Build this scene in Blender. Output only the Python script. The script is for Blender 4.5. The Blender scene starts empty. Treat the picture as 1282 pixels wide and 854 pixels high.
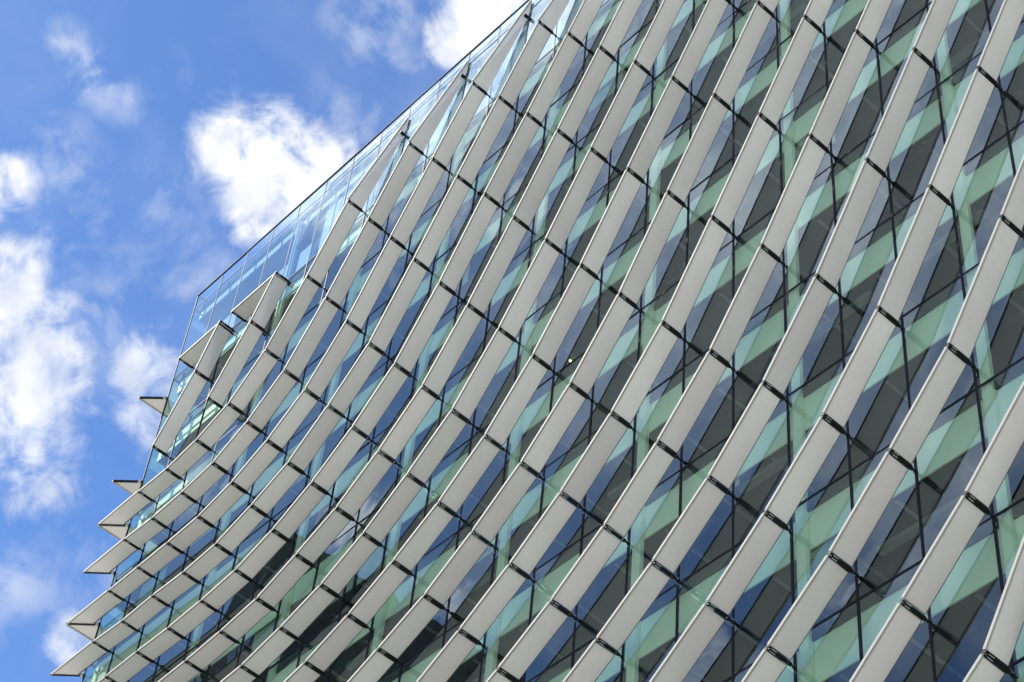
import bpy, math, random
from mathutils import Vector, Matrix
random.seed(7)
sc = bpy.context.scene
col = sc.collection

# ------------------------------------------------------------------ camera
S = 25.0                 # metres per facade unit; the fins' outer edges stand S metres from the camera
CAM = Vector((0.0, 0.0, 1.6))
# world axes (along facade, into building, up) written in the camera's right / down / forward
RX = Vector((0.67538881, -0.52621925, -0.51666552))
RY = Vector((0.73324983, 0.55394619, 0.39432006))
RZ = Vector((0.07870609, -0.64516426, 0.75997923))
RIGHT = Vector((RX.x, RY.x, RZ.x)); DOWN = Vector((RX.y, RY.y, RZ.y)); FWD = Vector((RX.z, RY.z, RZ.z))
cam_d = bpy.data.cameras.new('camera')
cam_d.sensor_width = 36.0
cam_d.lens = 2694.0/1282.0*36.0
cam_d.clip_start = 0.1
cam_d.clip_end = 6000.0
cam = bpy.data.objects.new('camera', cam_d); col.objects.link(cam)
m = Matrix.Identity(4)
for i in range(3):
    m[i][0] = RIGHT[i]; m[i][1] = -DOWN[i]; m[i][2] = -FWD[i]; m[i][3] = CAM[i]
cam.matrix_world = m
sc.camera = cam

# ------------------------------------------------------------------ light
SUN_EL, SUN_AZ = 52.0, 250.0      # degrees; azimuth clockwise from +Y: the sun stands to the left and grazes the facade
se, sa = math.radians(SUN_EL), math.radians(SUN_AZ)
sun_dir = Vector((math.sin(sa)*math.cos(se), math.cos(sa)*math.cos(se), math.sin(se)))
sun_d = bpy.data.lights.new('sun', 'SUN')
sun_d.energy = 4.8; sun_d.angle = math.radians(0.5); sun_d.color = (1.0, 0.95, 0.87)
sun = bpy.data.objects.new('sun', sun_d); col.objects.link(sun)
sun.rotation_euler = sun_dir.to_track_quat('Z', 'Y').to_euler()
SKY = 0.066
CLOUD = 7.6                        # cloud radiance before the sky strength
sc.view_settings.view_transform = 'Standard'
sc.view_settings.look = 'None'
sc.view_settings.gamma = 1.0
sc.view_settings.use_curve_mapping = False
sc.view_settings.exposure = 1.1
sc.cycles.use_denoising = True
sc.cycles.max_bounces = 10
sc.cycles.transparent_max_bounces = 16
sc.cycles.sample_clamp_indirect = 6.0
sc.cycles.caustics_reflective = False
sc.cycles.caustics_refractive = False

world = bpy.data.worlds.new('World'); sc.world = world
world.use_nodes = True
wt = world.node_tree
for n in list(wt.nodes): wt.nodes.remove(n)
def wn(t, **k):
    n = wt.nodes.new(t)
    for a, b in k.items(): setattr(n, a, b)
    return n
def wmath(op, a, b=None, c=None, clamp=False):
    n = wn('ShaderNodeMath', operation=op, use_clamp=clamp)
    for i, v in enumerate((a, b, c)):
        if v is None: continue
        if isinstance(v, (int, float)): n.inputs[i].default_value = v
        else: wt.links.new(v, n.inputs[i])
    return n.outputs[0]
sky = wn('ShaderNodeTexSky', sky_type='NISHITA', sun_disc=False)
sky.sun_elevation = se; sky.sun_rotation = sa
sky.air_density = 1.0; sky.dust_density = 0.3; sky.ozone_density = 3.0; sky.altitude = 300
tc = wn('ShaderNodeTexCoord')
D = tc.outputs['Generated']
def dot(vec):
    n = wn('ShaderNodeVectorMath', operation='DOT_PRODUCT'); wt.links.new(D, n.inputs[0]); n.inputs[1].default_value = vec
    return n.outputs['Value']
# clouds live on the dome: each is a patch round a world direction, its rim broken up by noise
def dome_dir(u, v):
    return (FWD*2694 + RIGHT*(u-641) + DOWN*(v-427)).normalized()
def noise(scale, detail, rough, dist=0.0, w=None):
    n = wn('ShaderNodeTexNoise'); wt.links.new(D if w is None else w, n.inputs['Vector'])
    n.inputs['Scale'].default_value = scale; n.inputs['Detail'].default_value = detail
    n.inputs['Roughness'].default_value = rough; n.inputs['Distortion'].default_value = dist
    return n.outputs['Fac']
n_big = noise(26.0, 7.0, 0.6, 0.5)
n_med = noise(62.0, 6.0, 0.6, 0.7)
n_far = noise(4.2, 9.0, 0.6, 0.2)
fb = wmath('ADD', wmath('MULTIPLY', n_big, 0.65), wmath('MULTIPLY', n_med, 0.35))
fb = wmath('SUBTRACT', fb, 0.5)
# (direction u, v, radius, amount)
blobs = [(292,185,52,1.0),(345,180,50,1.0),(392,196,45,1.0),(335,228,58,1.0),(318,275,34,.95),(425,190,30,.8),(370,240,40,1.0),
         (612,12,58,1.0),(565,55,42,.9),(650,-20,60,1.0),(600,50,40,1.0),(540,85,28,.6),(420,175,45,.3),
         (0,226,44,.95),(-30,235,50,1.0),
         (5,350,66,.84),(35,415,70,.86),(5,480,85,.90),(68,462,54,.84),(40,530,74,.78),(30,590,70,.72),(5,660,40,.5),(25,315,40,.56),(0,410,70,.9),
         (192,470,54,.82),(196,520,44,.78),(150,480,34,.4),(92,800,38,.78),(10,750,44,.42),(30,830,60,.34),
         (168,430,34,.6)]
wisps = [(82,58,24,.50),(98,80,24,.55),(116,98,24,.52),(136,112,24,.50),(160,122,26,.42),(200,90,24,.42),(185,108,24,.36),
         (75,180,30,.46),(92,212,34,.50),(110,248,40,.46),(140,280,50,.34),(80,300,50,.30),
         (450,40,28,.50),(472,24,32,.64),(500,12,30,.6),(430,28,24,.4),(530,95,34,.30),(470,130,60,.28),
         (240,345,60,.36),(440,160,40,.5),(220,250,50,.3),(130,700,60,.34),(20,740,50,.40),(120,400,60,.34),(480,90,46,.32)]
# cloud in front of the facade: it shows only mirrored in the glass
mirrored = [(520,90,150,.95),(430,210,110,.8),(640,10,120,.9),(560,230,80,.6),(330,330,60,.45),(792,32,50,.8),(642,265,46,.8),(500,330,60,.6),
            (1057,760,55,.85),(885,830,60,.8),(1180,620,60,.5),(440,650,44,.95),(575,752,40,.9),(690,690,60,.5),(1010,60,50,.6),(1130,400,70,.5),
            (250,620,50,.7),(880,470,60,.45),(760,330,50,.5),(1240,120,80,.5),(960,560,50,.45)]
field = None
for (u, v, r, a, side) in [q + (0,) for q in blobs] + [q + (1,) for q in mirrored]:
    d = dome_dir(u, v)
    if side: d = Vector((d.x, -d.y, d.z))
    ang = r/2694.0*(2694.0**2/(2694.0**2+(u-641)**2+(v-427)**2))
    c = wmath('SUBTRACT', 1.0, dot(d))                       # ~ angle^2 / 2
    c = wmath('MULTIPLY', c, 2.0)
    c = wmath('SQRT', wmath('MAXIMUM', c, 0.0))
    c = wmath('SUBTRACT', 1.0, wmath('DIVIDE', c, ang*1.75))
    c = wmath('MULTIPLY', wmath('MAXIMUM', c, 0.0), a*(1.6 if a > 0.65 else 1.25))
    c = wmath('MINIMUM', c, a)
    field = c if field is None else wmath('MAXIMUM', field, c)
wfield = None
for (u, v, r, a) in wisps:
    c = wmath('SQRT', wmath('MAXIMUM', wmath('MULTIPLY', wmath('SUBTRACT', 1.0, dot(dome_dir(u, v))), 2.0), 0.0))
    c = wmath('MULTIPLY', wmath('MAXIMUM', wmath('SUBTRACT', 1.0, wmath('DIVIDE', c, r/2694.0*1.9)), 0.0), a*1.15)
    wfield = c if wfield is None else wmath('MAXIMUM', wfield, c)
wn_ = wn('ShaderNodeMapRange', interpolation_type='SMOOTHSTEP'); wt.links.new(noise(30.0, 7.0, 0.58, 0.25), wn_.inputs['Value'])
wn_.inputs['From Min'].default_value = 0.40; wn_.inputs['From Max'].default_value = 0.68
wisp = wmath('MINIMUM', wmath('MULTIPLY', wfield, wn_.outputs[0]), 0.7)
dens = wmath('ADD', field, wmath('MULTIPLY', fb, 3.4))
mr = wn('ShaderNodeMapRange', interpolation_type='SMOOTHSTEP'); wt.links.new(dens, mr.inputs['Value'])
mr.inputs['From Min'].default_value = 0.22; mr.inputs['From Max'].default_value = 1.15
near_cloud = wmath('MULTIPLY', mr.outputs[0], wmath('MULTIPLY', wmath('MINIMUM', field, 1.0), 1.0))
near_cloud = wmath('POWER', near_cloud, 1.1)
# the rest of the dome: broken fair-weather cloud
mf = wn('ShaderNodeMapRange', interpolation_type='SMOOTHSTEP'); wt.links.new(n_far, mf.inputs['Value'])
mf.inputs['From Min'].default_value = 0.42; mf.inputs['From Max'].default_value = 0.76
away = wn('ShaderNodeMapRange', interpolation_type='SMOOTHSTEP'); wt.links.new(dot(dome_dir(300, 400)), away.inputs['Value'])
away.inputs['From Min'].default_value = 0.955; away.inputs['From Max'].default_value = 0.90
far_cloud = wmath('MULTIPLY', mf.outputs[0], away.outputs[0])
veil = wn('ShaderNodeMapRange', interpolation_type='SMOOTHSTEP'); wt.links.new(noise(9.0, 8.0, 0.62, 0.6), veil.inputs['Value'])
veil.inputs['From Min'].default_value = 0.42; veil.inputs['From Max'].default_value = 0.78
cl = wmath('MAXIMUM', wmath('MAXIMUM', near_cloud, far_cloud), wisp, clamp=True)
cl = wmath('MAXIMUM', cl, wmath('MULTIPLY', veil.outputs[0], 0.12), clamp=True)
tint = wn('ShaderNodeMix', data_type='RGBA', blend_type='MULTIPLY'); tint.inputs[0].default_value = 1.0
wt.links.new(sky.outputs[0], tint.inputs[6]); tint.inputs[7].default_value = (0.66, 0.93, 1.25, 1)
mix = wn('ShaderNodeMix', data_type='RGBA')
wt.links.new(cl, mix.inputs[0]); wt.links.new(tint.outputs[2], mix.inputs[6])
cs = wn('ShaderNodeMapRange'); wt.links.new(noise(38.0, 5.0, 0.55, 0.2), cs.inputs['Value'])
cs.inputs['From Min'].default_value = 0.35; cs.inputs['From Max'].default_value = 0.65
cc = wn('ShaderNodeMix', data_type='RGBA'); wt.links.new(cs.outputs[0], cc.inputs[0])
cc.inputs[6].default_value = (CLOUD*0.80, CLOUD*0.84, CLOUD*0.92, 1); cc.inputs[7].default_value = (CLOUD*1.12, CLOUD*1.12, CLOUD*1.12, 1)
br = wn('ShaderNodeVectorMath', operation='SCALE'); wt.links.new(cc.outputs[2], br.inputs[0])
wt.links.new(wmath('MULTIPLY_ADD', away.outputs[0], 0.9, 1.0), br.inputs['Scale'])   # cloud colour raised away from the view, to brighten its reflections in the glass
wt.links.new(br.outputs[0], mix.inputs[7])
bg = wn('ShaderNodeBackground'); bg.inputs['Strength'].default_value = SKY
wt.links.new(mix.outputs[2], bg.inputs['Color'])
wo = wn('ShaderNodeOutputWorld'); wt.links.new(bg.outputs[0], wo.inputs[0])

# ------------------------------------------------------------------ helpers
def W(x, y, z): return Vector((x*S, y*S, z*S + CAM.z))
def project(p):
    d = Vector(p) - CAM
    z = d.dot(FWD)
    if z <= 0.1: return None
    return (641 + 2694*d.dot(RIGHT)/z, 427 + 2694*d.dot(DOWN)/z)
def frame_area(pts):
    q = [project(p) for p in pts]
    if any(a is None for a in q): return 0.0
    q = [(min(max(a[0], 0), 1282), min(max(a[1], 0), 854)) for a in q]
    s = 0
    for i in range(len(q)):
        a, b = q[i], q[(i+1) % len(q)]
        s += a[0]*b[1] - a[1]*b[0]
    return abs(s)/2

class MB:
    """collects solids in metres, links them as ONE mesh object"""
    def __init__(self): self.v = []; self.f = []; self.mi = []
    def add(self, vs, fs, mi=0):
        o = len(self.v); self.v += [tuple(v) for v in vs]; self.f += [tuple(o+i for i in f) for f in fs]; self.mi += [mi]*len(fs)
    def frustum(self, a, b, mi=0):      # two quads a, b (four points each, same winding)
        self.add(list(a)+list(b), [(3,2,1,0),(4,5,6,7),(0,1,5,4),(1,2,6,5),(2,3,7,6),(3,0,4,7)], mi)
    def box(self, x0, x1, y0, y1, z0, z1, mi=0):
        self.frustum([(x0,y0,z0),(x1,y0,z0),(x1,y1,z0),(x0,y1,z0)], [(x0,y0,z1),(x1,y0,z1),(x1,y1,z1),(x0,y1,z1)], mi)
    def obox(self, c, ax, ay, az, hx, hy, hz, mi=0):
        c = Vector(c)
        P = lambda i, j, k: c + ax*hx*i + ay*hy*j + az*hz*k
        self.frustum([P(-1,-1,-1),P(1,-1,-1),P(1,1,-1),P(-1,1,-1)], [P(-1,-1,1),P(1,-1,1),P(1,1,1),P(-1,1,1)], mi)
    def cyl(self, a, b, r, n=10, mi=0):
        a, b = Vector(a), Vector(b); d = (b-a).normalized(); u = d.orthogonal().normalized(); w = d.cross(u)
        vs = [a+(u*math.cos(2*math.pi*i/n)+w*math.sin(2*math.pi*i/n))*r for i in range(n)] + \
             [b+(u*math.cos(2*math.pi*i/n)+w*math.sin(2*math.pi*i/n))*r for i in range(n)]
        self.add(vs, [(i,(i+1)%n,n+(i+1)%n,n+i) for i in range(n)] + [tuple(range(n-1,-1,-1)), tuple(range(n,2*n))], mi)
    def ball(self, c, r, mi=0):
        c = Vector(c); n, k = 8, 5; vs = [c+Vector((0,0,r))]
        for j in range(1, k):
            t = math.pi*j/k
            for i in range(n):
                p = 2*math.pi*i/n; vs.append(c+Vector((math.sin(t)*math.cos(p), math.sin(t)*math.sin(p), math.cos(t)))*r)
        vs.append(c-Vector((0,0,r))); fs = [(0,1+i,1+(i+1)%n) for i in range(n)]
        for j in range(k-2):
            for i in range(n): fs.append((1+j*n+i, 1+(j+1)*n+i, 1+(j+1)*n+(i+1)%n, 1+j*n+(i+1)%n))
        l = len(vs)-1; fs += [(l, 1+(k-2)*n+(i+1)%n, 1+(k-2)*n+i) for i in range(n)]
        self.add(vs, fs, mi)
    def build(self, name, mat, parent=None, base=None):
        me = bpy.data.meshes.new(name)
        base = Vector(base) if base is not None else Vector((0,0,0))
        me.from_pydata([tuple(Vector(v)-base) for v in self.v], [], self.f)
        mats = mat if isinstance(mat, (list, tuple)) else [mat]
        for mm in mats: me.materials.append(mm)
        for p, i in zip(me.polygons, self.mi): p.material_index = i
        import bmesh
        b = bmesh.new(); b.from_mesh(me); bmesh.ops.recalc_face_normals(b, faces=b.faces); b.to_mesh(me); b.free()
        o = bpy.data.objects.new(name, me); col.objects.link(o)
        if parent is not None:
            o.parent = parent; o.location = base - world_loc(parent)
        else: o.location = base
        return o
def world_loc(o):
    l = Vector(o.location)
    while o.parent is not None:
        o = o.parent; l = l + Vector(o.location)
    return l
def tag(o, label=None, cat=None, kind=None, group=None):
    if label: o['label'] = label
    if cat: o['category'] = cat
    if kind: o['kind'] = kind
    if group: o['group'] = group
    return o

# ------------------------------------------------------------------ materials
def mat(name):
    m = bpy.data.materials.new(name); m.use_nodes = True
    nt = m.node_tree
    for n in list(nt.nodes): nt.nodes.remove(n)
    out = nt.nodes.new('ShaderNodeOutputMaterial')
    return m, nt, out
def pbr(name, colr, rough=0.5, metal=0.0, var=0.0, scale=3.0, bump=0.0, spec=0.5):
    m, nt, out = mat(name)
    b = nt.nodes.new('ShaderNodeBsdfPrincipled')
    b.inputs['Roughness'].default_value = rough; b.inputs['Metallic'].default_value = metal
    b.inputs['Specular IOR Level'].default_value = spec
    tcn = nt.nodes.new('ShaderNodeTexCoord')
    nz = nt.nodes.new('ShaderNodeTexNoise'); nz.inputs['Scale'].default_value = scale; nz.inputs['Detail'].default_value = 6
    nt.links.new(tcn.outputs['Object'], nz.inputs['Vector'])
    mx = nt.nodes.new('ShaderNodeMix'); mx.data_type = 'RGBA'
    nt.links.new(nz.outputs['Fac'], mx.inputs[0])
    mx.inputs[6].default_value = tuple(c*(1-var) for c in colr)+(1,); mx.inputs[7].default_value = tuple(min(1, c*(1+var)) for c in colr)+(1,)
    nt.links.new(mx.outputs[2], b.inputs['Base Color'])
    if bump:
        bp = nt.nodes.new('ShaderNodeBump'); bp.inputs['Strength'].default_value = bump; bp.inputs['Distance'].default_value = 0.01
        nt.links.new(nz.outputs['Fac'], bp.inputs['Height']); nt.links.new(bp.outputs[0], b.inputs['Normal'])
    nt.links.new(b.outputs[0], out.inputs[0])
    return m

def fin_material():
    m, nt, out = mat('frosted_fin_glass')
    L = nt.links.new
    tcn = nt.nodes.new('ShaderNodeTexCoord'); oi = nt.nodes.new('ShaderNodeObjectInfo')
    nz = nt.nodes.new('ShaderNodeTexNoise'); nz.inputs['Scale'].default_value = 0.9; nz.inputs['Detail'].default_value = 5
    L(tcn.outputs['Object'], nz.inputs['Vector'])
    st = nt.nodes.new('ShaderNodeTexNoise'); st.inputs['Scale'].default_value = 7.0; st.inputs['Detail'].default_value = 8; st.inputs['Roughness'].default_value = 0.7
    L(tcn.outputs['Object'], st.inputs['Vector'])
    a = nt.nodes.new('ShaderNodeMath'); a.operation = 'MULTIPLY_ADD'; L(nz.outputs['Fac'], a.inputs[0]); a.inputs[1].default_value = 0.10; a.inputs[2].default_value = 0.92
    b = nt.nodes.new('ShaderNodeMath'); b.operation = 'MULTIPLY_ADD'; L(oi.outputs['Random'], b.inputs[0]); b.inputs[1].default_value = 0.17; L(a.outputs[0], b.inputs[2])
    c = nt.nodes.new('ShaderNodeMath'); c.operation = 'MULTIPLY_ADD'; L(st.outputs['Fac'], c.inputs[0]); c.inputs[1].default_value = -0.13; L(b.outputs[0], c.inputs[2])
    cm = nt.nodes.new('ShaderNodeVectorMath'); cm.operation = 'SCALE'; cm.inputs[0].default_value = FIN_COL; L(c.outputs[0], cm.inputs['Scale'])
    d = nt.nodes.new('ShaderNodeBsdfDiffuse'); L(cm.outputs[0], d.inputs['Color'])
    t = nt.nodes.new('ShaderNodeBsdfTranslucent'); L(cm.outputs[0], t.inputs['Color'])
    m1 = nt.nodes.new('ShaderNodeMixShader'); m1.inputs[0].default_value = FIN_TRANS; L(d.outputs[0], m1.inputs[1]); L(t.outputs[0], m1.inputs[2])
    g = nt.nodes.new('ShaderNodeBsdfGlossy'); g.inputs['Roughness'].default_value = 0.32
    m2 = nt.nodes.new('ShaderNodeMixShader'); m2.inputs[0].default_value = 0.05; L(m1.outputs[0], m2.inputs[1]); L(g.outputs[0], m2.inputs[2])
    L(m2.outputs[0], out.inputs[0])
    return m
FIN_COL = (0.72, 0.72, 0.70); FIN_TRANS = 0.20

def glass_material(name, tintc, r0, r1, waves=True):
    m, nt, out = mat(name)
    L = nt.links.new
    tr = nt.nodes.new('ShaderNodeBsdfTransparent'); tr.inputs[0].default_value = tintc+(1,)
    gl = nt.nodes.new('ShaderNodeBsdfGlossy'); gl.inputs['Roughness'].default_value = 0.0
    gl.inputs['Color'].default_value = (0.80, 0.93, 1.0, 1)
    lw = nt.nodes.new('ShaderNodeLayerWeight'); lw.inputs['Blend'].default_value = 0.5
    pw = nt.nodes.new('ShaderNodeMath'); pw.operation = 'POWER'; L(lw.outputs['Facing'], pw.inputs[0]); pw.inputs[1].default_value = 3.0
    ma = nt.nodes.new('ShaderNodeMath'); ma.operation = 'MULTIPLY_ADD'; ma.use_clamp = True
    L(pw.outputs[0], ma.inputs[0]); ma.inputs[1].default_value = r1; ma.inputs[2].default_value = r0
    if waves:
        tcn = nt.nodes.new('ShaderNodeTexCoord')
        nz = nt.nodes.new('ShaderNodeTexNoise'); nz.inputs['Scale'].default_value = 0.55; nz.inputs['Detail'].default_value = 1.5
        L(tcn.outputs['Object'], nz.inputs['Vector'])
        bp = nt.nodes.new('ShaderNodeBump'); bp.inputs['Strength'].default_value = 0.6; bp.inputs['Distance'].default_value = 0.014
        L(nz.outputs['Fac'], bp.inputs['Height']); L(bp.outputs[0], gl.inputs['Normal'])
    mx = nt.nodes.new('ShaderNodeMixShader'); L(ma.outputs[0], mx.inputs[0]); L(tr.outputs[0], mx.inputs[1]); L(gl.outputs[0], mx.inputs[2])
    L(mx.outputs[0], out.inputs[0])
    return m

M_FIN = fin_material()
M_TRIM = pbr('pale_anodised_edge', (0.40, 0.395, 0.365), 0.7, 0.0, 0.05, 2.0, 0.0, 0.3)
M_RAIL = pbr('slate_fin_rail', (0.12, 0.135, 0.15), 0.8, 0.0, 0.1, 3.0, 0.0, 0.05)
M_BRACKET = pbr('black_bracket', (0.012, 0.013, 0.013), 0.6, 0.0, 0.2, 3.0, 0.0, 0.15)
M_CLIP = pbr('bright_steel_clip', (0.42, 0.44, 0.43), 0.45, 0.5, 0.05)
M_MULL = pbr('dark_anodised_mullion', (0.016, 0.016, 0.024), 0.7, 0.0, 0.15, 3.0, 0.0, 0.12)
M_SLIM = pbr('slate_parapet_bar', (0.08, 0.09, 0.13), 0.7, 0.0, 0.1, 3.0, 0.0, 0.1)
M_GLASS = glass_material('green_facade_glass', (0.70, 0.86, 0.77), 0.09, 0.60)
M_PGLASS = glass_material('pale_parapet_glass', (0.55, 0.70, 0.78), 0.24, 0.75)
M_TOP = pbr('pale_parapet_lining', (0.50, 0.60, 0.60), 0.6, 0, 0.06, 0.7)
M_PANEL = pbr('pale_green_bulkhead', (0.70, 0.77, 0.62), 0.6, 0, 0.10, 0.7)
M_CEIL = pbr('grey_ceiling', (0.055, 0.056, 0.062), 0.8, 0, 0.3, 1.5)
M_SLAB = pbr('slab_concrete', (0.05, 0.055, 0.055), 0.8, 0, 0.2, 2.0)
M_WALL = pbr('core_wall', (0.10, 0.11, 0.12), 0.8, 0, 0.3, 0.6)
M_FIXT = pbr('ceiling_fixture', (0.24, 0.25, 0.26), 0.6, 0, 0.1)

# ------------------------------------------------------------------ ground and the block across the street
X0, DX = -0.6295, 0.07107          # mullion lines, counted leftwards
YG = 1.0345                        # glass plane
XC = -2.2655                       # glass corner
def mx_(k): return X0 - k*DX
MR = -9                            # rightmost mullion
XR = mx_(MR)
ground = MB(); ground.add([(-3000,-3000,0),(3000,-3000,0),(3000,3000,0),(-3000,3000,0)], [(0,1,2,3)])
tag(ground.build('ground', pbr('pale_paving', (0.38, 0.37, 0.34), 0.85, 0, 0.25, 0.12)), kind='structure')

# ------------------------------------------------------------------ the building
bld = bpy.data.objects.new('glass_office_building', None); col.objects.link(bld)
bld.location = (XC*S*0.5, YG*S, 0)
tag(bld, 'glass office building with rows of grey slanted fins over reflective green glass', 'office building')

TR = [1.2423 + 0.1547*k for k in range(-8, 9)] + [2.638]      # transom heights (the last is the foot of the top band)
TR = sorted(set(round(t, 4) for t in TR))
TR = [t for t in TR if t < 2.60] + [2.638]
Z_PAR, Z_TOP = 2.822, 2.858
ZB = -1.6/S                        # ground in facade units
levels = [ZB] + TR + [Z_PAR, Z_TOP]
YB = YG + 34/S                     # back of the building

# mullions: one extrusion each, full height
def mullion(x, y, nx, ny):
    b = MB(); w = 0.0012; zt = 2.638*S+1.6; v = 0.0007
    if ny:
        b.box((x-w)*S, (x+w)*S, (y-0.0006)*S, (y+0.0016)*S, 0, zt)
        b.box((x-v)*S, (x+v)*S, (y-0.0004)*S, (y+0.0012)*S, zt, Z_TOP*S+1.6, 1)
    else:
        b.box((x-0.0006)*S, (x+0.0016)*S, (y-w)*S, (y+w)*S, 0, zt)
        b.box((x-0.0009)*S, (x+0.0012)*S, (y-v)*S, (y+v)*S, zt, Z_TOP*S+1.6, 1)
    return b.build('mullion', [M_MULL, M_SLIM], bld)
for k in range(MR, 23): mullion(mx_(k), YG, 0, 1)
NS = 12
for k in range(1, NS+1): mullion(XC, YG + k*0.072, 1, 0)
cp = MB(); cp.box((XC-0.0009)*S, (XC+0.0012)*S, (YG-0.0009)*S, (YG+0.0012)*S, 0, Z_TOP*S+1.6)
cp.build('corner_post', M_MULL, bld)

# transoms: front and side run of every level
for z in TR + [Z_PAR]:
    b = MB(); h = 0.0011 if z < 2.6 else 0.0006
    b.box((XC+0.0013)*S, XR*S, (YG-0.0004)*S, (YG+0.0013)*S, (z-h)*S+1.6, (z+h)*S+1.6)
    b.box((XC-0.0016)*S, (XC+0.0011)*S, (YG+0.0013)*S, YB*S, (z-h)*S+1.6, (z+h)*S+1.6)
    b.build('transom', M_MULL if z < 2.6 else M_SLIM, bld)
b = MB()
b.box((XC-0.0016)*S, XR*S, (YG-0.0016)*S, (YG+0.0016)*S, Z_TOP*S+1.602, (Z_TOP+0.0012)*S+1.6)
b.box((XC-0.0016)*S, (XC+0.0016)*S, (YG+0.0017)*S, YB*S, Z_TOP*S+1.602, (Z_TOP+0.0016)*S+1.6)
b.build('coping', M_SLIM, bld)

# panes
panes = []
def pane_pts(xa, xb, za, zb):
    j = [random.uniform(-1, 1)*0.006 for _ in range(3)]
    return [W(xa, YG, za)+Vector((0, j[0], 0)), W(xb, YG, za)+Vector((0, j[1], 0)), W(xb, YG, zb)+Vector((0, j[2]+j[1]-j[0]*0, 0)), W(xa, YG, zb)+Vector((0, j[2], 0))]
edges = [mx_(k) for k in range(22, MR-1, -1)]
xs = [XC] + edges
for i in range(len(xs)-1):
    for j in range(len(levels)-1):
        p = pane_pts(xs[i], xs[i+1], levels[j], levels[j+1])
        panes.append((frame_area(p), p, levels[j] >= 2.637))
panes.sort(key=lambda a: -a[0])
rest = MB()
for n, (a, p, par) in enumerate(panes):
    if n < 100 and a > 0:
        q = MB(); q.add(p, [(0,1,2,3)]); q.build('window_pane', M_PGLASS if par else M_GLASS, bld, base=p[0])
    else:
        rest.add(p, [(0,1,2,3)], 1 if par else 0)
ys = [YG + k*0.072 for k in range(0, NS+1)]
for i in range(len(ys)-1):
    for j in range(len(levels)-1):
        t = 1 if levels[j] >= 2.637 else 0
        rest.add([W(XC, ys[i], levels[j]), W(XC, ys[i+1], levels[j]), W(XC, ys[i+1], levels[j+1]), W(XC, ys[i], levels[j+1])], [(0,1,2,3)], t)
tag(rest.build('window_panes', [M_GLASS, M_PGLASS], bld), kind='stuff')

# interior: slab, ceiling, pale bulkhead behind the glass, pale partitions at every third mullion, core
def seen(z, p): return z*(YG+p)/YG        # height of something p behind the glass that shows at z on the glass
IN = 0.006
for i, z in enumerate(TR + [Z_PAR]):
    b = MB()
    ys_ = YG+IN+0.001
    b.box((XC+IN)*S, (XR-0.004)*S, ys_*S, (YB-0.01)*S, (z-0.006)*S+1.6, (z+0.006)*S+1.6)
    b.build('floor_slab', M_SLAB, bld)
    top = seen(z, 0.009) - 0.0125; bot = seen(z, 0.009) - 0.064
    if z == 2.638: bot += 0.004
    if z == Z_PAR: top = z-0.010; bot = z - 0.030
    b = MB()
    b.box((XC+0.010)*S, (XR-0.004)*S, (YG+0.009)*S, (YG+0.0105)*S, bot*S+1.6, top*S+1.6)
    b.box((XC+0.009)*S, (XC+0.0100)*S, (YG+0.0107)*S, (YB-0.012)*S, bot*S+1.6, top*S+1.6)
    if z == Z_PAR:                 # the top band is lined with pale panels right of the last open bays
        b.build('bulkhead', M_PANEL, bld); b = MB()
        b.box(mx_(17.93)*S, (XR-0.004)*S, (YG+0.0107)*S, (YG+0.0122)*S, 2.655*S+1.6, (Z_PAR-0.004)*S+1.6)
        b.box(mx_(17.93)*S, (XR-0.004)*S, (YG+0.0040)*S, (YG+0.0050)*S, (Z_PAR+0.003)*S+1.6, (Z_TOP-0.002)*S+1.6)
        for kk in (18, 19, 20, 21):
            b.box((mx_(kk+1)+0.003)*S, (mx_(kk)-0.020)*S, (YG+0.020)*S, (YG+0.0205)*S, 2.69*S+1.6, 2.74*S+1.6)
    b.build('bulkhead' if z != Z_PAR else 'parapet_lining', M_PANEL if z != Z_PAR else M_TOP, bld)
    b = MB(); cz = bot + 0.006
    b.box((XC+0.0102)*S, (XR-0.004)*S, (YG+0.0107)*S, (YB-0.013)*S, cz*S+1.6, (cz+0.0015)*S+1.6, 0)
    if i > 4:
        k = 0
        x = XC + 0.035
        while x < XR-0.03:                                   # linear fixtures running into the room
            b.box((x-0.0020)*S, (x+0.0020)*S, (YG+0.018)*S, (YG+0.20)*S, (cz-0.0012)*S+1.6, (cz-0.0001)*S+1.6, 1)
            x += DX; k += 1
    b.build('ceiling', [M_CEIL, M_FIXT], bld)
for k in range(-8, 22, 3):
    kk = k + 0
    x = mx_(kk)
    b = MB(); b.box((x+0.0022)*S, (x+0.0135)*S, (YG+0.0035)*S, (YG+0.0085)*S, 0.01, (Z_PAR-0.02)*S+1.6)
    b.build('partition', M_PANEL, bld)
M_BLIND = pbr('grey_green_blind', (0.30, 0.36, 0.32), 0.8, 0, 0.08, 1.5)
M_DESK = pbr('dark_duct', (0.05, 0.055, 0.06), 0.6, 0, 0.1)
rb = random.Random(11)
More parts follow.
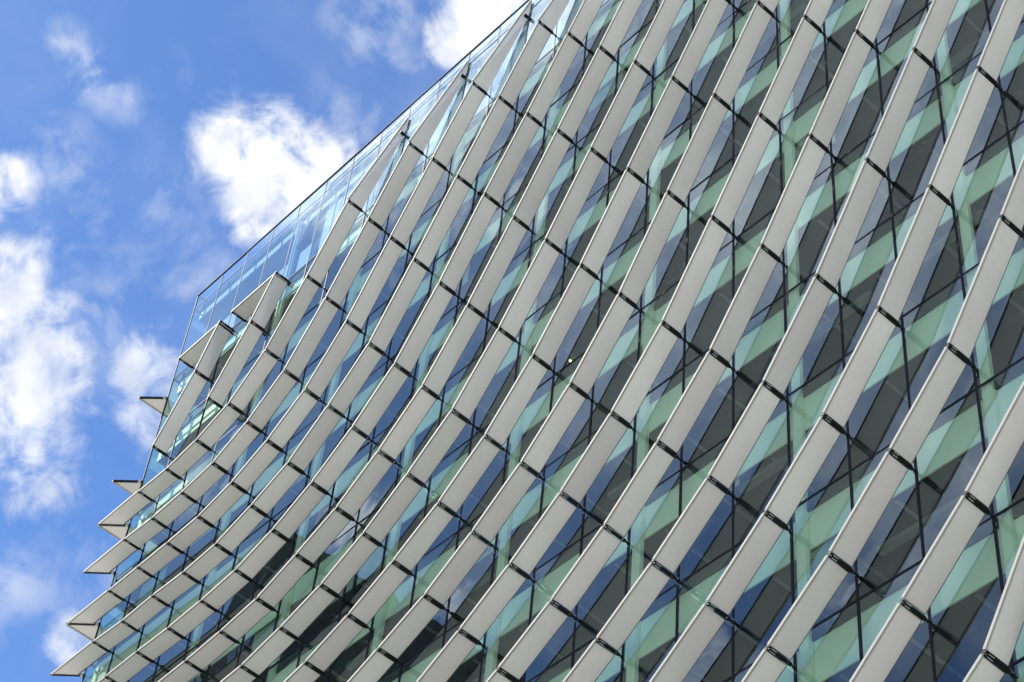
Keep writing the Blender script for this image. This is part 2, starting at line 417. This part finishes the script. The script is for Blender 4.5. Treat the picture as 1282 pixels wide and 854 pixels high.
for i, z in enumerate(TR):
    if i < 5: continue
    for kk in range(-6, 22):
        r = rb.random()
        xa, xb = mx_(kk+1)+0.004, mx_(kk)-0.004
        top = seen(z, 0.014) - 0.060
        if r < 0.17:                      # a roller blind let down a different way in each bay
            b = MB(); hgt = rb.choice([0.018, 0.030, 0.045, 0.060])
            b.box(xa*S, xb*S, (YG+0.0130)*S, (YG+0.0133)*S, (top-hgt)*S+1.6, top*S+1.6)
            b.box(xa*S, xb*S, (YG+0.0127)*S, (YG+0.0136)*S, (top-hgt-0.0010)*S+1.6, (top-hgt-0.0001)*S+1.6)
            b.build('blind', M_BLIND, bld)
        elif r < 0.34:                    # a duct or cable tray hung under the ceiling
            b = MB(); o_ = rb.uniform(0.02, 0.05)
            b.box((xa-0.02)*S, (xb+0.02)*S, (YG+o_)*S, (YG+o_+0.008)*S, (top-0.012)*S+1.6, (top-0.006)*S+1.6)
            b.build('duct', M_DESK if r < 0.26 else M_FIXT, bld)
M_LAMP, nt_, out_ = mat('warm_downlight')
em = nt_.nodes.new('ShaderNodeEmission'); em.inputs[0].default_value = (1.0, 0.78, 0.35, 1); em.inputs[1].default_value = 2.2; nt_.links.new(em.outputs[0], out_.inputs[0])
for (u, v) in ((817, 371), (714, 451)):
    z0 = None
    dr_ = (FWD*2694 + RIGHT*(u-641) + DOWN*(v-427)); dr_ = dr_ / dr_.y
    for zt in TR:                          # where this line of sight meets a ceiling
        cz = (seen(zt, 0.009)-0.064+0.006)
        t = cz/dr_.z
        if YG+0.014 < t < YG+0.10: z0 = (t*dr_.x, t, cz); break
    if z0:
        b = MB(); p = W(*z0); b.cyl(p-Vector((0,0,0.012)), p-Vector((0,0,0.05)), 0.035, 12); b.build('downlight', M_LAMP, bld)
b = MB(); b.box((XC+0.018)*S, (mx_(17.95)-0.001)*S, (YG+0.034)*S, (YG+0.037)*S, 2.648*S+1.6, 2.790*S+1.6); b.build('plant_screen', M_WALL, bld)
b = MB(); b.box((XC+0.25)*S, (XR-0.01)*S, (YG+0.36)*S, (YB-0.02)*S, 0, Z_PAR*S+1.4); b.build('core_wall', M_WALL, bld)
b = MB(); b.box((XR+0.001)*S, (XR+0.008)*S, (YG-0.001)*S, YB*S, 0, Z_TOP*S+1.6)
b.box((XC+0.002)*S, XR*S, (YB+0.0005)*S, (YB+0.01)*S, 0, Z_TOP*S+1.6); b.build('end_wall', M_WALL, bld)

# ------------------------------------------------------------------ fins
raw = [[22, [1.9898, 1.9854, 1.9884, 1.9864, 1.9926, 2.0174, 2.0492, 2.1087, 2.1791, 2.2996, 2.4251, 2.5481, 2.6692]], [22, [2.0884, 2.089, 2.0902, 2.0938, 2.1119, 2.1452, 2.1964, 2.2853, 2.4131, 2.5364, 2.6596]], [22, [2.192, 2.1882, 2.192, 2.2028, 2.2368, 2.2929, 2.3978, 2.5223, 2.6465]], [22, [2.2939, 2.292, 2.3035, 2.3307, 2.3952, 2.5098, 2.6349]], [21, [1.8839, 1.886, 1.8852, 1.8895, 1.8983, 1.9232, 1.9605, 2.0128, 2.0804, 2.1868, 2.3156, 2.4331, 2.5582]], [18, [1.7855, 1.7924, 1.8035, 1.8328, 1.8653, 1.9163, 1.9814, 2.081, 2.1984, 2.3218, 2.4441]], [16, [1.6934, 1.7113, 1.7358, 1.7736, 1.8242, 1.8832, 1.976, 2.0863, 2.2091, 2.3324]], [14, [1.6148, 1.6437, 1.6814, 1.7264, 1.7855, 1.8683, 1.9742, 2.0969, 2.2188]], [9, [1.3956, 1.4415, 1.4968, 1.5654, 1.6472, 1.7557, 1.8804, 2.0052]], [12, [1.5499, 1.5842, 1.6327, 1.6892, 1.7632, 1.8596, 1.9833]], [7, [1.3484, 1.4014, 1.4644, 1.5434, 1.6441, 1.7676, 1.8912]], [10, [1.4904, 1.5375, 1.5933, 1.6624, 1.751, 1.8699]], [5, [1.305, 1.3692, 1.4433, 1.535, 1.6543, 1.78]], [4, [1.2105, 1.271, 1.3452, 1.4246, 1.541]], [2, [1.1729, 1.2432]], [1, [1.0769]]]
chains = [{m0-i: z for i, z in enumerate(zs)} for m0, zs in raw]
ZMAX = 2.62
for c in chains:                                   # carry every run up and to the right
    m = min(c); step = (c[m]-c[m+1]) if (m+1) in c else 0.118
    while c[m] < ZMAX and m > MR+1:
        step = min(0.1232, step+0.011); c[m-1] = c[m]+step; m -= 1
def column(m): return sorted((c[m], i) for i, c in enumerate(chains) if m in c)
for _ in range(60):                                # carry runs down and to the left, one bay at a time
    done = True
    for i, c in enumerate(chains):
        m = max(c)
        if m >= 22: continue
        here = column(m); pos = [a for a, b in here].index(c[m])
        if pos+1 >= len(here): continue
        up = here[pos+1]; cu = chains[up[1]]
        if m+1 not in cu: continue
        s = max(0.1025, (up[0]-c[m])*0.955)
        c[m+1] = min(cu[m+1]-s, c[m]+0.001); done = False
    if done: break
for _ in range(3):                                 # a few more runs below the lowest one
    c = {}
    for m in range(MR+1, 23):
        h = column(m)
        if len(h) < 2: continue
        c[m] = h[0][0] - max(0.1025, 0.95*(h[1][0]-h[0][0]))
    chains.append(c)

dY = Vector((0,1,0))
Y_OUT, Y_IN = 1.0, 1.0266
TH = 0.024            # half thickness of a fin, metres
GAP = 0.068           # room left for the bracket at each end, metres

def fin_frame(A, B):
    d = Vector((B[0]-A[0], 0, B[1]-A[1])).normalized(); n = Vector((-d.z, 0, d.x))
    return d, n
def panel_solid(b, A, B, ga, gb, yo_a, yo_b, yi_a, yi_b, th, mi=0):
    """A, B = (x, z) ends in facade units; outer and inner y at each end; ga/gb end gaps in metres"""
    d, n = fin_frame(A, B)
    a, c = W(A[0], 0, A[1])+d*ga, W(B[0], 0, B[1])-d*gb
    def q(p, y0, y1): return [p+dY*y0*S-n*th, p+dY*y1*S-n*th, p+dY*y1*S+n*th, p+dY*y0*S+n*th]
    b.frustum(q(a, yo_a, yi_a), q(c, yo_b, yi_b), mi)

def bracket_solid(b, x, z, d, y0=Y_OUT, y1=YG, mi=0, ci=1, ball=True):
    n = Vector((-d.z, 0, d.x))
    p = W(x, 0, z); L = (y1-y0)*S
    ya = y1-0.0068 if L > 0.5 else y1-0.001                 # the arms stop where the fin stops; a pin carries on to the mullion
    La = (ya-y0)*S; mid = p + dY*((y0+ya)/2*S)
    for s in (-1, 1):
        b.obox(mid+d*s*0.030, d, dY, n, 0.019, La/2, 0.045, mi)
    b.obox(mid, d, dY, n, 0.012, La/2-0.07, 0.030, mi)
    if L > 0.5:
        b.cyl(p+dY*(ya*S-0.03), p+dY*((y1-0.0002)*S), 0.026, 8, mi)
        b.ball(p+dY*((ya+0.0012)*S), 0.048, mi)
        b.cyl(p+dY*((y1-0.0012)*S), p+dY*((y1-0.0003)*S), 0.050, 10, mi)
    if L > 0.5:
        sgn = -1 if n.z > 0 else 1
        for s in (-1, 1):
            b.obox(p+dY*(y0*S+0.17)+d*s*0.030+n*sgn*0.050, d, dY, n, 0.010, 0.075, 0.006, ci)   # clip plates under the arms
MITRE = (XC-(YG-1.0), 1.0)
fins = []
def add_fin(A, B, **k):
    xa, za = A; xb, zb = B
    yo_b = k.get('yo_b', Y_OUT)
    pts = [W(xa, k.get('yo_a', Y_OUT), za), W(xb, yo_b, zb), W(xb, YG, zb), W(xa, YG, za)]
    fins.append((frame_area(pts), A, B, k))
for c in chains:
    for m in sorted(c):
        if m+1 in c:
            if c[m] > 2.70 or c[m] < 0.2: continue
            add_fin((mx_(m), c[m]), (mx_(m+1), c[m+1]))
        if m == 22:
            add_fin((mx_(22), c[22]), (XC, c[22]+0.0005), corner=True)
    m = min(c)
    if 2.60 < c[m] < 2.74 and m > MR+1:                  # tapering end fin that runs onto the glass under the roof
        z = c[m]
        add_fin((mx_(m-1), z+0.16), (mx_(m), z), tip=(z+0.182, z+0.138))
# the free fins near the corner
add_fin((mx_(18.436), 2.6079), (mx_(19), 2.5212), top=True)
add_fin((mx_(19), 2.5212), (mx_(20), 2.3972), last=True)
add_fin((mx_(18.47), 2.6052), (mx_(20), 2.6052), last=True)
add_fin((mx_(20.479), 2.6090), (mx_(21), 2.5164), top=True)
add_fin((mx_(21), 2.5164), (mx_(22), 2.3944), last=True)
add_fin((mx_(20.51), 2.6040), (mx_(22)+0.001, 2.6034), last=True)

def build_fin(b1, b2, b3, b4, A, B, k, b5=None):
    d, n = fin_frame(A, B)
    if 'tip' in k:
        zt, zi = k['tip']
        # triangle: outer edge from the bracket at B up onto the glass at zt, inner edge from B to zi
        x1, x2 = A[0], B[0]
        g = 0.0030
        o0, o1 = W(x2, Y_OUT, B[1]), W(x1+0.0012, YG-0.002, zt)
        i0, i1 = W(x2, Y_IN, B[1]), W(x1+0.0004, YG-0.002, zi)
        dd = (o1-o0).normalized(); o0 = o0+dd*GAP; i0 = i0+dd*GAP
        nn = (o1-o0).cross(i0-o0).normalized()
        q = lambda p, t: p+nn*t
        b1.add([q(o0,-TH),q(i0,-TH),q(i1,-TH),q(o1,-TH),q(o0,TH),q(i0,TH),q(i1,TH),q(o1,TH)], [(3,2,1,0),(4,5,6,7),(0,1,5,4),(1,2,6,5),(2,3,7,6),(3,0,4,7)])
        e = dd.cross(nn)
        b2.obox((o0+o1)/2-dY*0.02, dd, e, nn, (o1-o0).length/2, 0.034, 0.036)
        bracket_solid(b4, x1, zi, d, YG-0.010, YG)
        return
    ga = 0.02 if 'top' in k else GAP
    jit = random.uniform(-0.006, 0.006)      # fixing tolerance
    A = (A[0], A[1]+jit/S); B = (B[0], B[1]+random.uniform(-0.006, 0.006)/S)
    if 'corner' in k:
        yo = 1.0
        # mitred end: outer edge reaches the diagonal
        d = Vector((-1,0,0)); n = Vector((0,0,1))
        a0, a1 = W(A[0], Y_OUT+0.002, A[1])+d*GAP, W(A[0], Y_IN, A[1])+d*GAP
        c0 = W(MITRE[0]+0.004, Y_OUT+0.002, B[1]); c1 = W(XC-(YG-Y_IN)+0.0035, Y_IN, B[1])
        pts = [a0, a1, c1, c0]
        b1.add([p-n*TH for p in pts]+[p+n*TH for p in pts], [(3,2,1,0),(4,5,6,7),(0,1,5,4),(1,2,6,5),(2,3,7,6),(3,0,4,7)])
        r0, r1 = W(A[0], Y_OUT, A[1])+d*(GAP-0.02), W(MITRE[0]+0.0005, Y_OUT, B[1])
        b2.obox((r0+r1)/2, d, dY, n, (r1-r0).length/2, 0.034, 0.038)
        r0, r1 = W(A[0], Y_IN, A[1])+d*GAP, W(XC-0.001, Y_IN, B[1])
        b3.obox((r0+r1)/2, d, dY, n, (r1-r0).length/2, 0.02, 0.030)
        # diagonal bracket and its steel knob
        t0, t1 = W(MITRE[0]+0.0012, MITRE[1]+0.0004, B[1]), W(XC+0.0002, YG-0.0008, B[1])
        t0, t1 = t0+Vector((0.03,0,0)), t1+Vector((0.03,0,0))
        dm = (t1-t0).normalized(); e = dm.cross(n)
        b4.obox((t0+t1)/2, dm, e, n, (t1-t0).length/2, 0.035, 0.045)
        b4.ball(t1+Vector((-0.06,-0.06,0)), 0.085, 1)
        b4.ball(t0-dm*0.03, 0.045, 1)
    else:
        gb = 0.02 if 'last' in k else GAP
        if 'last' in k: gb = 0.03
        panel_solid(b1, A, B, ga, gb, Y_OUT+0.0019, Y_OUT+0.0019, Y_IN-0.001, Y_IN-0.001, TH)
        panel_solid(b2, A, B, ga-0.012, gb-0.012, Y_OUT-0.0006, Y_OUT-0.0006, Y_OUT+0.0012, Y_OUT+0.0012, TH+0.010)
        panel_solid(b3, A, B, ga-0.006, gb-0.006, Y_IN-0.0009, Y_IN-0.0009, Y_IN-0.0002, Y_IN-0.0002, TH+0.002)
        panel_solid(b3, A, B, ga-0.004, gb-0.004, Y_OUT+0.0013, Y_OUT+0.0013, Y_OUT+0.0018, Y_OUT+0.0018, TH-0.006)
        for (e0, e1) in ((ga-0.006, None), (None, gb-0.006)):        # dark end channels
            dl = Vector((B[0]-A[0], 0, B[1]-A[1])).length*S
            s0 = e0 if e0 is not None else dl-e1-0.014
            p = W(A[0], (Y_OUT+0.0019+Y_IN-0.001)/2, A[1]) + d*(s0+0.007)
            b3.obox(p, d, dY, n, 0.005, (Y_IN-0.001-Y_OUT-0.0019)*S/2, TH+0.004)
        if 'last' in k:
            bracket_solid(b5 if b5 is not None else b4, B[0], B[1], d)
    bracket_solid(b4, A[0], A[1], d)

fins.sort(key=lambda a: -a[0])
r1, r2, r3, r4 = MB(), MB(), MB(), MB()
for n_, (a, A, B, k) in enumerate(fins):
    if n_ < 100 and a > 0:
        b1, b2, b3, b4 = MB(), MB(), MB(), MB()
        b5 = MB(); build_fin(b1, b2, b3, b4, A, B, k, b5)
        f = b1.build('louvre_fin', M_FIN, bld, base=W(A[0], YG, A[1]))
        b2.build('edge_trim', M_TRIM, f, base=W(A[0], YG, A[1]))
        if b3.v: b3.build('inner_rail', M_RAIL, f, base=W(A[0], YG, A[1]))
        if b4.v: b4.build('bracket', [M_BRACKET, M_CLIP], f, base=W(A[0], YG, A[1]))
        if b5.v: b5.build('bracket', [M_BRACKET, M_CLIP], f, base=W(A[0], YG, A[1]))
    else:
        build_fin(r1, r2, r3, r4, A, B, k)
rf = r1.build('louvre_fins', M_FIN, bld); tag(rf, kind='stuff')
r2.build('edge_trim', M_TRIM, rf); r3.build('inner_rail', M_RAIL, rf); r4.build('bracket', [M_BRACKET, M_CLIP], rf)
print('fins', len(fins), sum(1 for f in fins if f[0] > 0))

# fins that turn the corner onto the side face
for z in (2.5906, 2.3924, 2.2940, 2.0884, 1.8839, 1.6800, 1.4760):
    b1, b2, b3, b4 = MB(), MB(), MB(), MB(); n = Vector((0,0,1))
    y_end = YG + 6*0.072
    xo = XC-(YG-1.0); xi = XC-0.0027
    pts = [W(xo+0.002, 1.0035, z), W(xi, YG+0.0002, z), W(xi, y_end, z), W(xo+0.002, y_end, z)]
    b1.add([p-n*TH for p in pts]+[p+n*TH for p in pts], [(3,2,1,0),(4,5,6,7),(0,1,5,4),(1,2,6,5),(2,3,7,6),(3,0,4,7)])
    f = b1.build('side_fin', M_FIN, bld, base=W(XC, YG, z))
    b2.obox((W(xo, 1.0005, z)+W(xo, y_end, z))/2, Vector((1,0,0)), dY, n, 0.034, (y_end-1.0005)*S/2, 0.038)
    b2.build('edge_trim', M_TRIM, f, base=W(XC, YG, z))
    t0, t1 = W(xo+0.0008, 1.0018, z), W(XC-0.0010, YG-0.0006, z)
    dm = (t1-t0).normalized(); e = dm.cross(n)
    if z in (2.5906, 2.3924):
        b4.obox((t0+t1)/2, dm, e, n, (t1-t0).length/2, 0.030, 0.042, 0)
        b4.ball(t1+Vector((-0.06,-0.06,0)), 0.085, 1)
    for kq in range(1, 6):
        yq = YG + kq*0.072
        b4.box((xo+0.003)*S, (XC-0.003)*S, yq*S-0.04, yq*S+0.04, (z*S+1.6)-0.055, (z*S+1.6)+0.055, 0)
    b4.build('bracket', [M_BRACKET, M_CLIP], f, base=W(XC, YG, z))

# ------------------------------------------------------------------ the block across the street, seen only mirrored in the lower glass
opp = bpy.data.objects.new('dark_office_block', None); col.objects.link(opp)
c0 = Vector((-73.05, 2*YG*S-41.7, 0)); opp.location = c0
tag(opp, 'dark flat-roofed office block across the street, seen mirrored in the lower fins\' glass', 'office block')
HB = 81.9
dl = Vector((-1, -0.27, 0)).normalized(); dr = Vector((0.02, -1, 0)).normalized()
LL, LR = 70.0, 60.0
M_DARK = pbr('dark_brick', (0.035, 0.036, 0.036), 0.8, 0, 0.3, 0.5)
M_DWIN = pbr('dark_window', (0.02, 0.03, 0.03), 0.15, 0.0, 0.2)
M_DFR = pbr('block_frame', (0.10, 0.11, 0.10), 0.6, 0.0, 0.2)
b = MB()
q = [c0, c0+dl*LL, c0+dl*LL+dr*LR, c0+dr*LR]
b.frustum(q, [p+Vector((0,0,HB)) for p in q]); b.build('wall', M_DARK, opp)
def opp_windows(org, d, L, nrm):
    nb = int(L/4.0)
    for fl in range(0, 21):
        b = MB(); f = MB(); z = 2.4+fl*3.8
        for i in range(nb):
            p = org+d*(2.4+i*4.0)+Vector((0,0,z))
            b.obox(p+nrm*0.03, d, nrm, Vector((0,0,1)), 1.3, 0.05, 1.0)
            f.obox(p+nrm*0.10+Vector((0,0,-1.08)), d, nrm, Vector((0,0,1)), 1.45, 0.12, 0.07)
            f.obox(p+nrm*0.10, d, nrm, Vector((0,0,1)), 0.04, 0.04, 1.0)
        w = b.build('window_row', M_DWIN, opp); f.build('frame', M_DFR, w)
opp_windows(c0, dl, LL, Vector((-dl.y, dl.x, 0))*(1 if (Vector((-dl.y, dl.x, 0)).dot(-dr) > 0) else -1))
opp_windows(c0, dr, LR, Vector((1, 0.02, 0)).normalized())
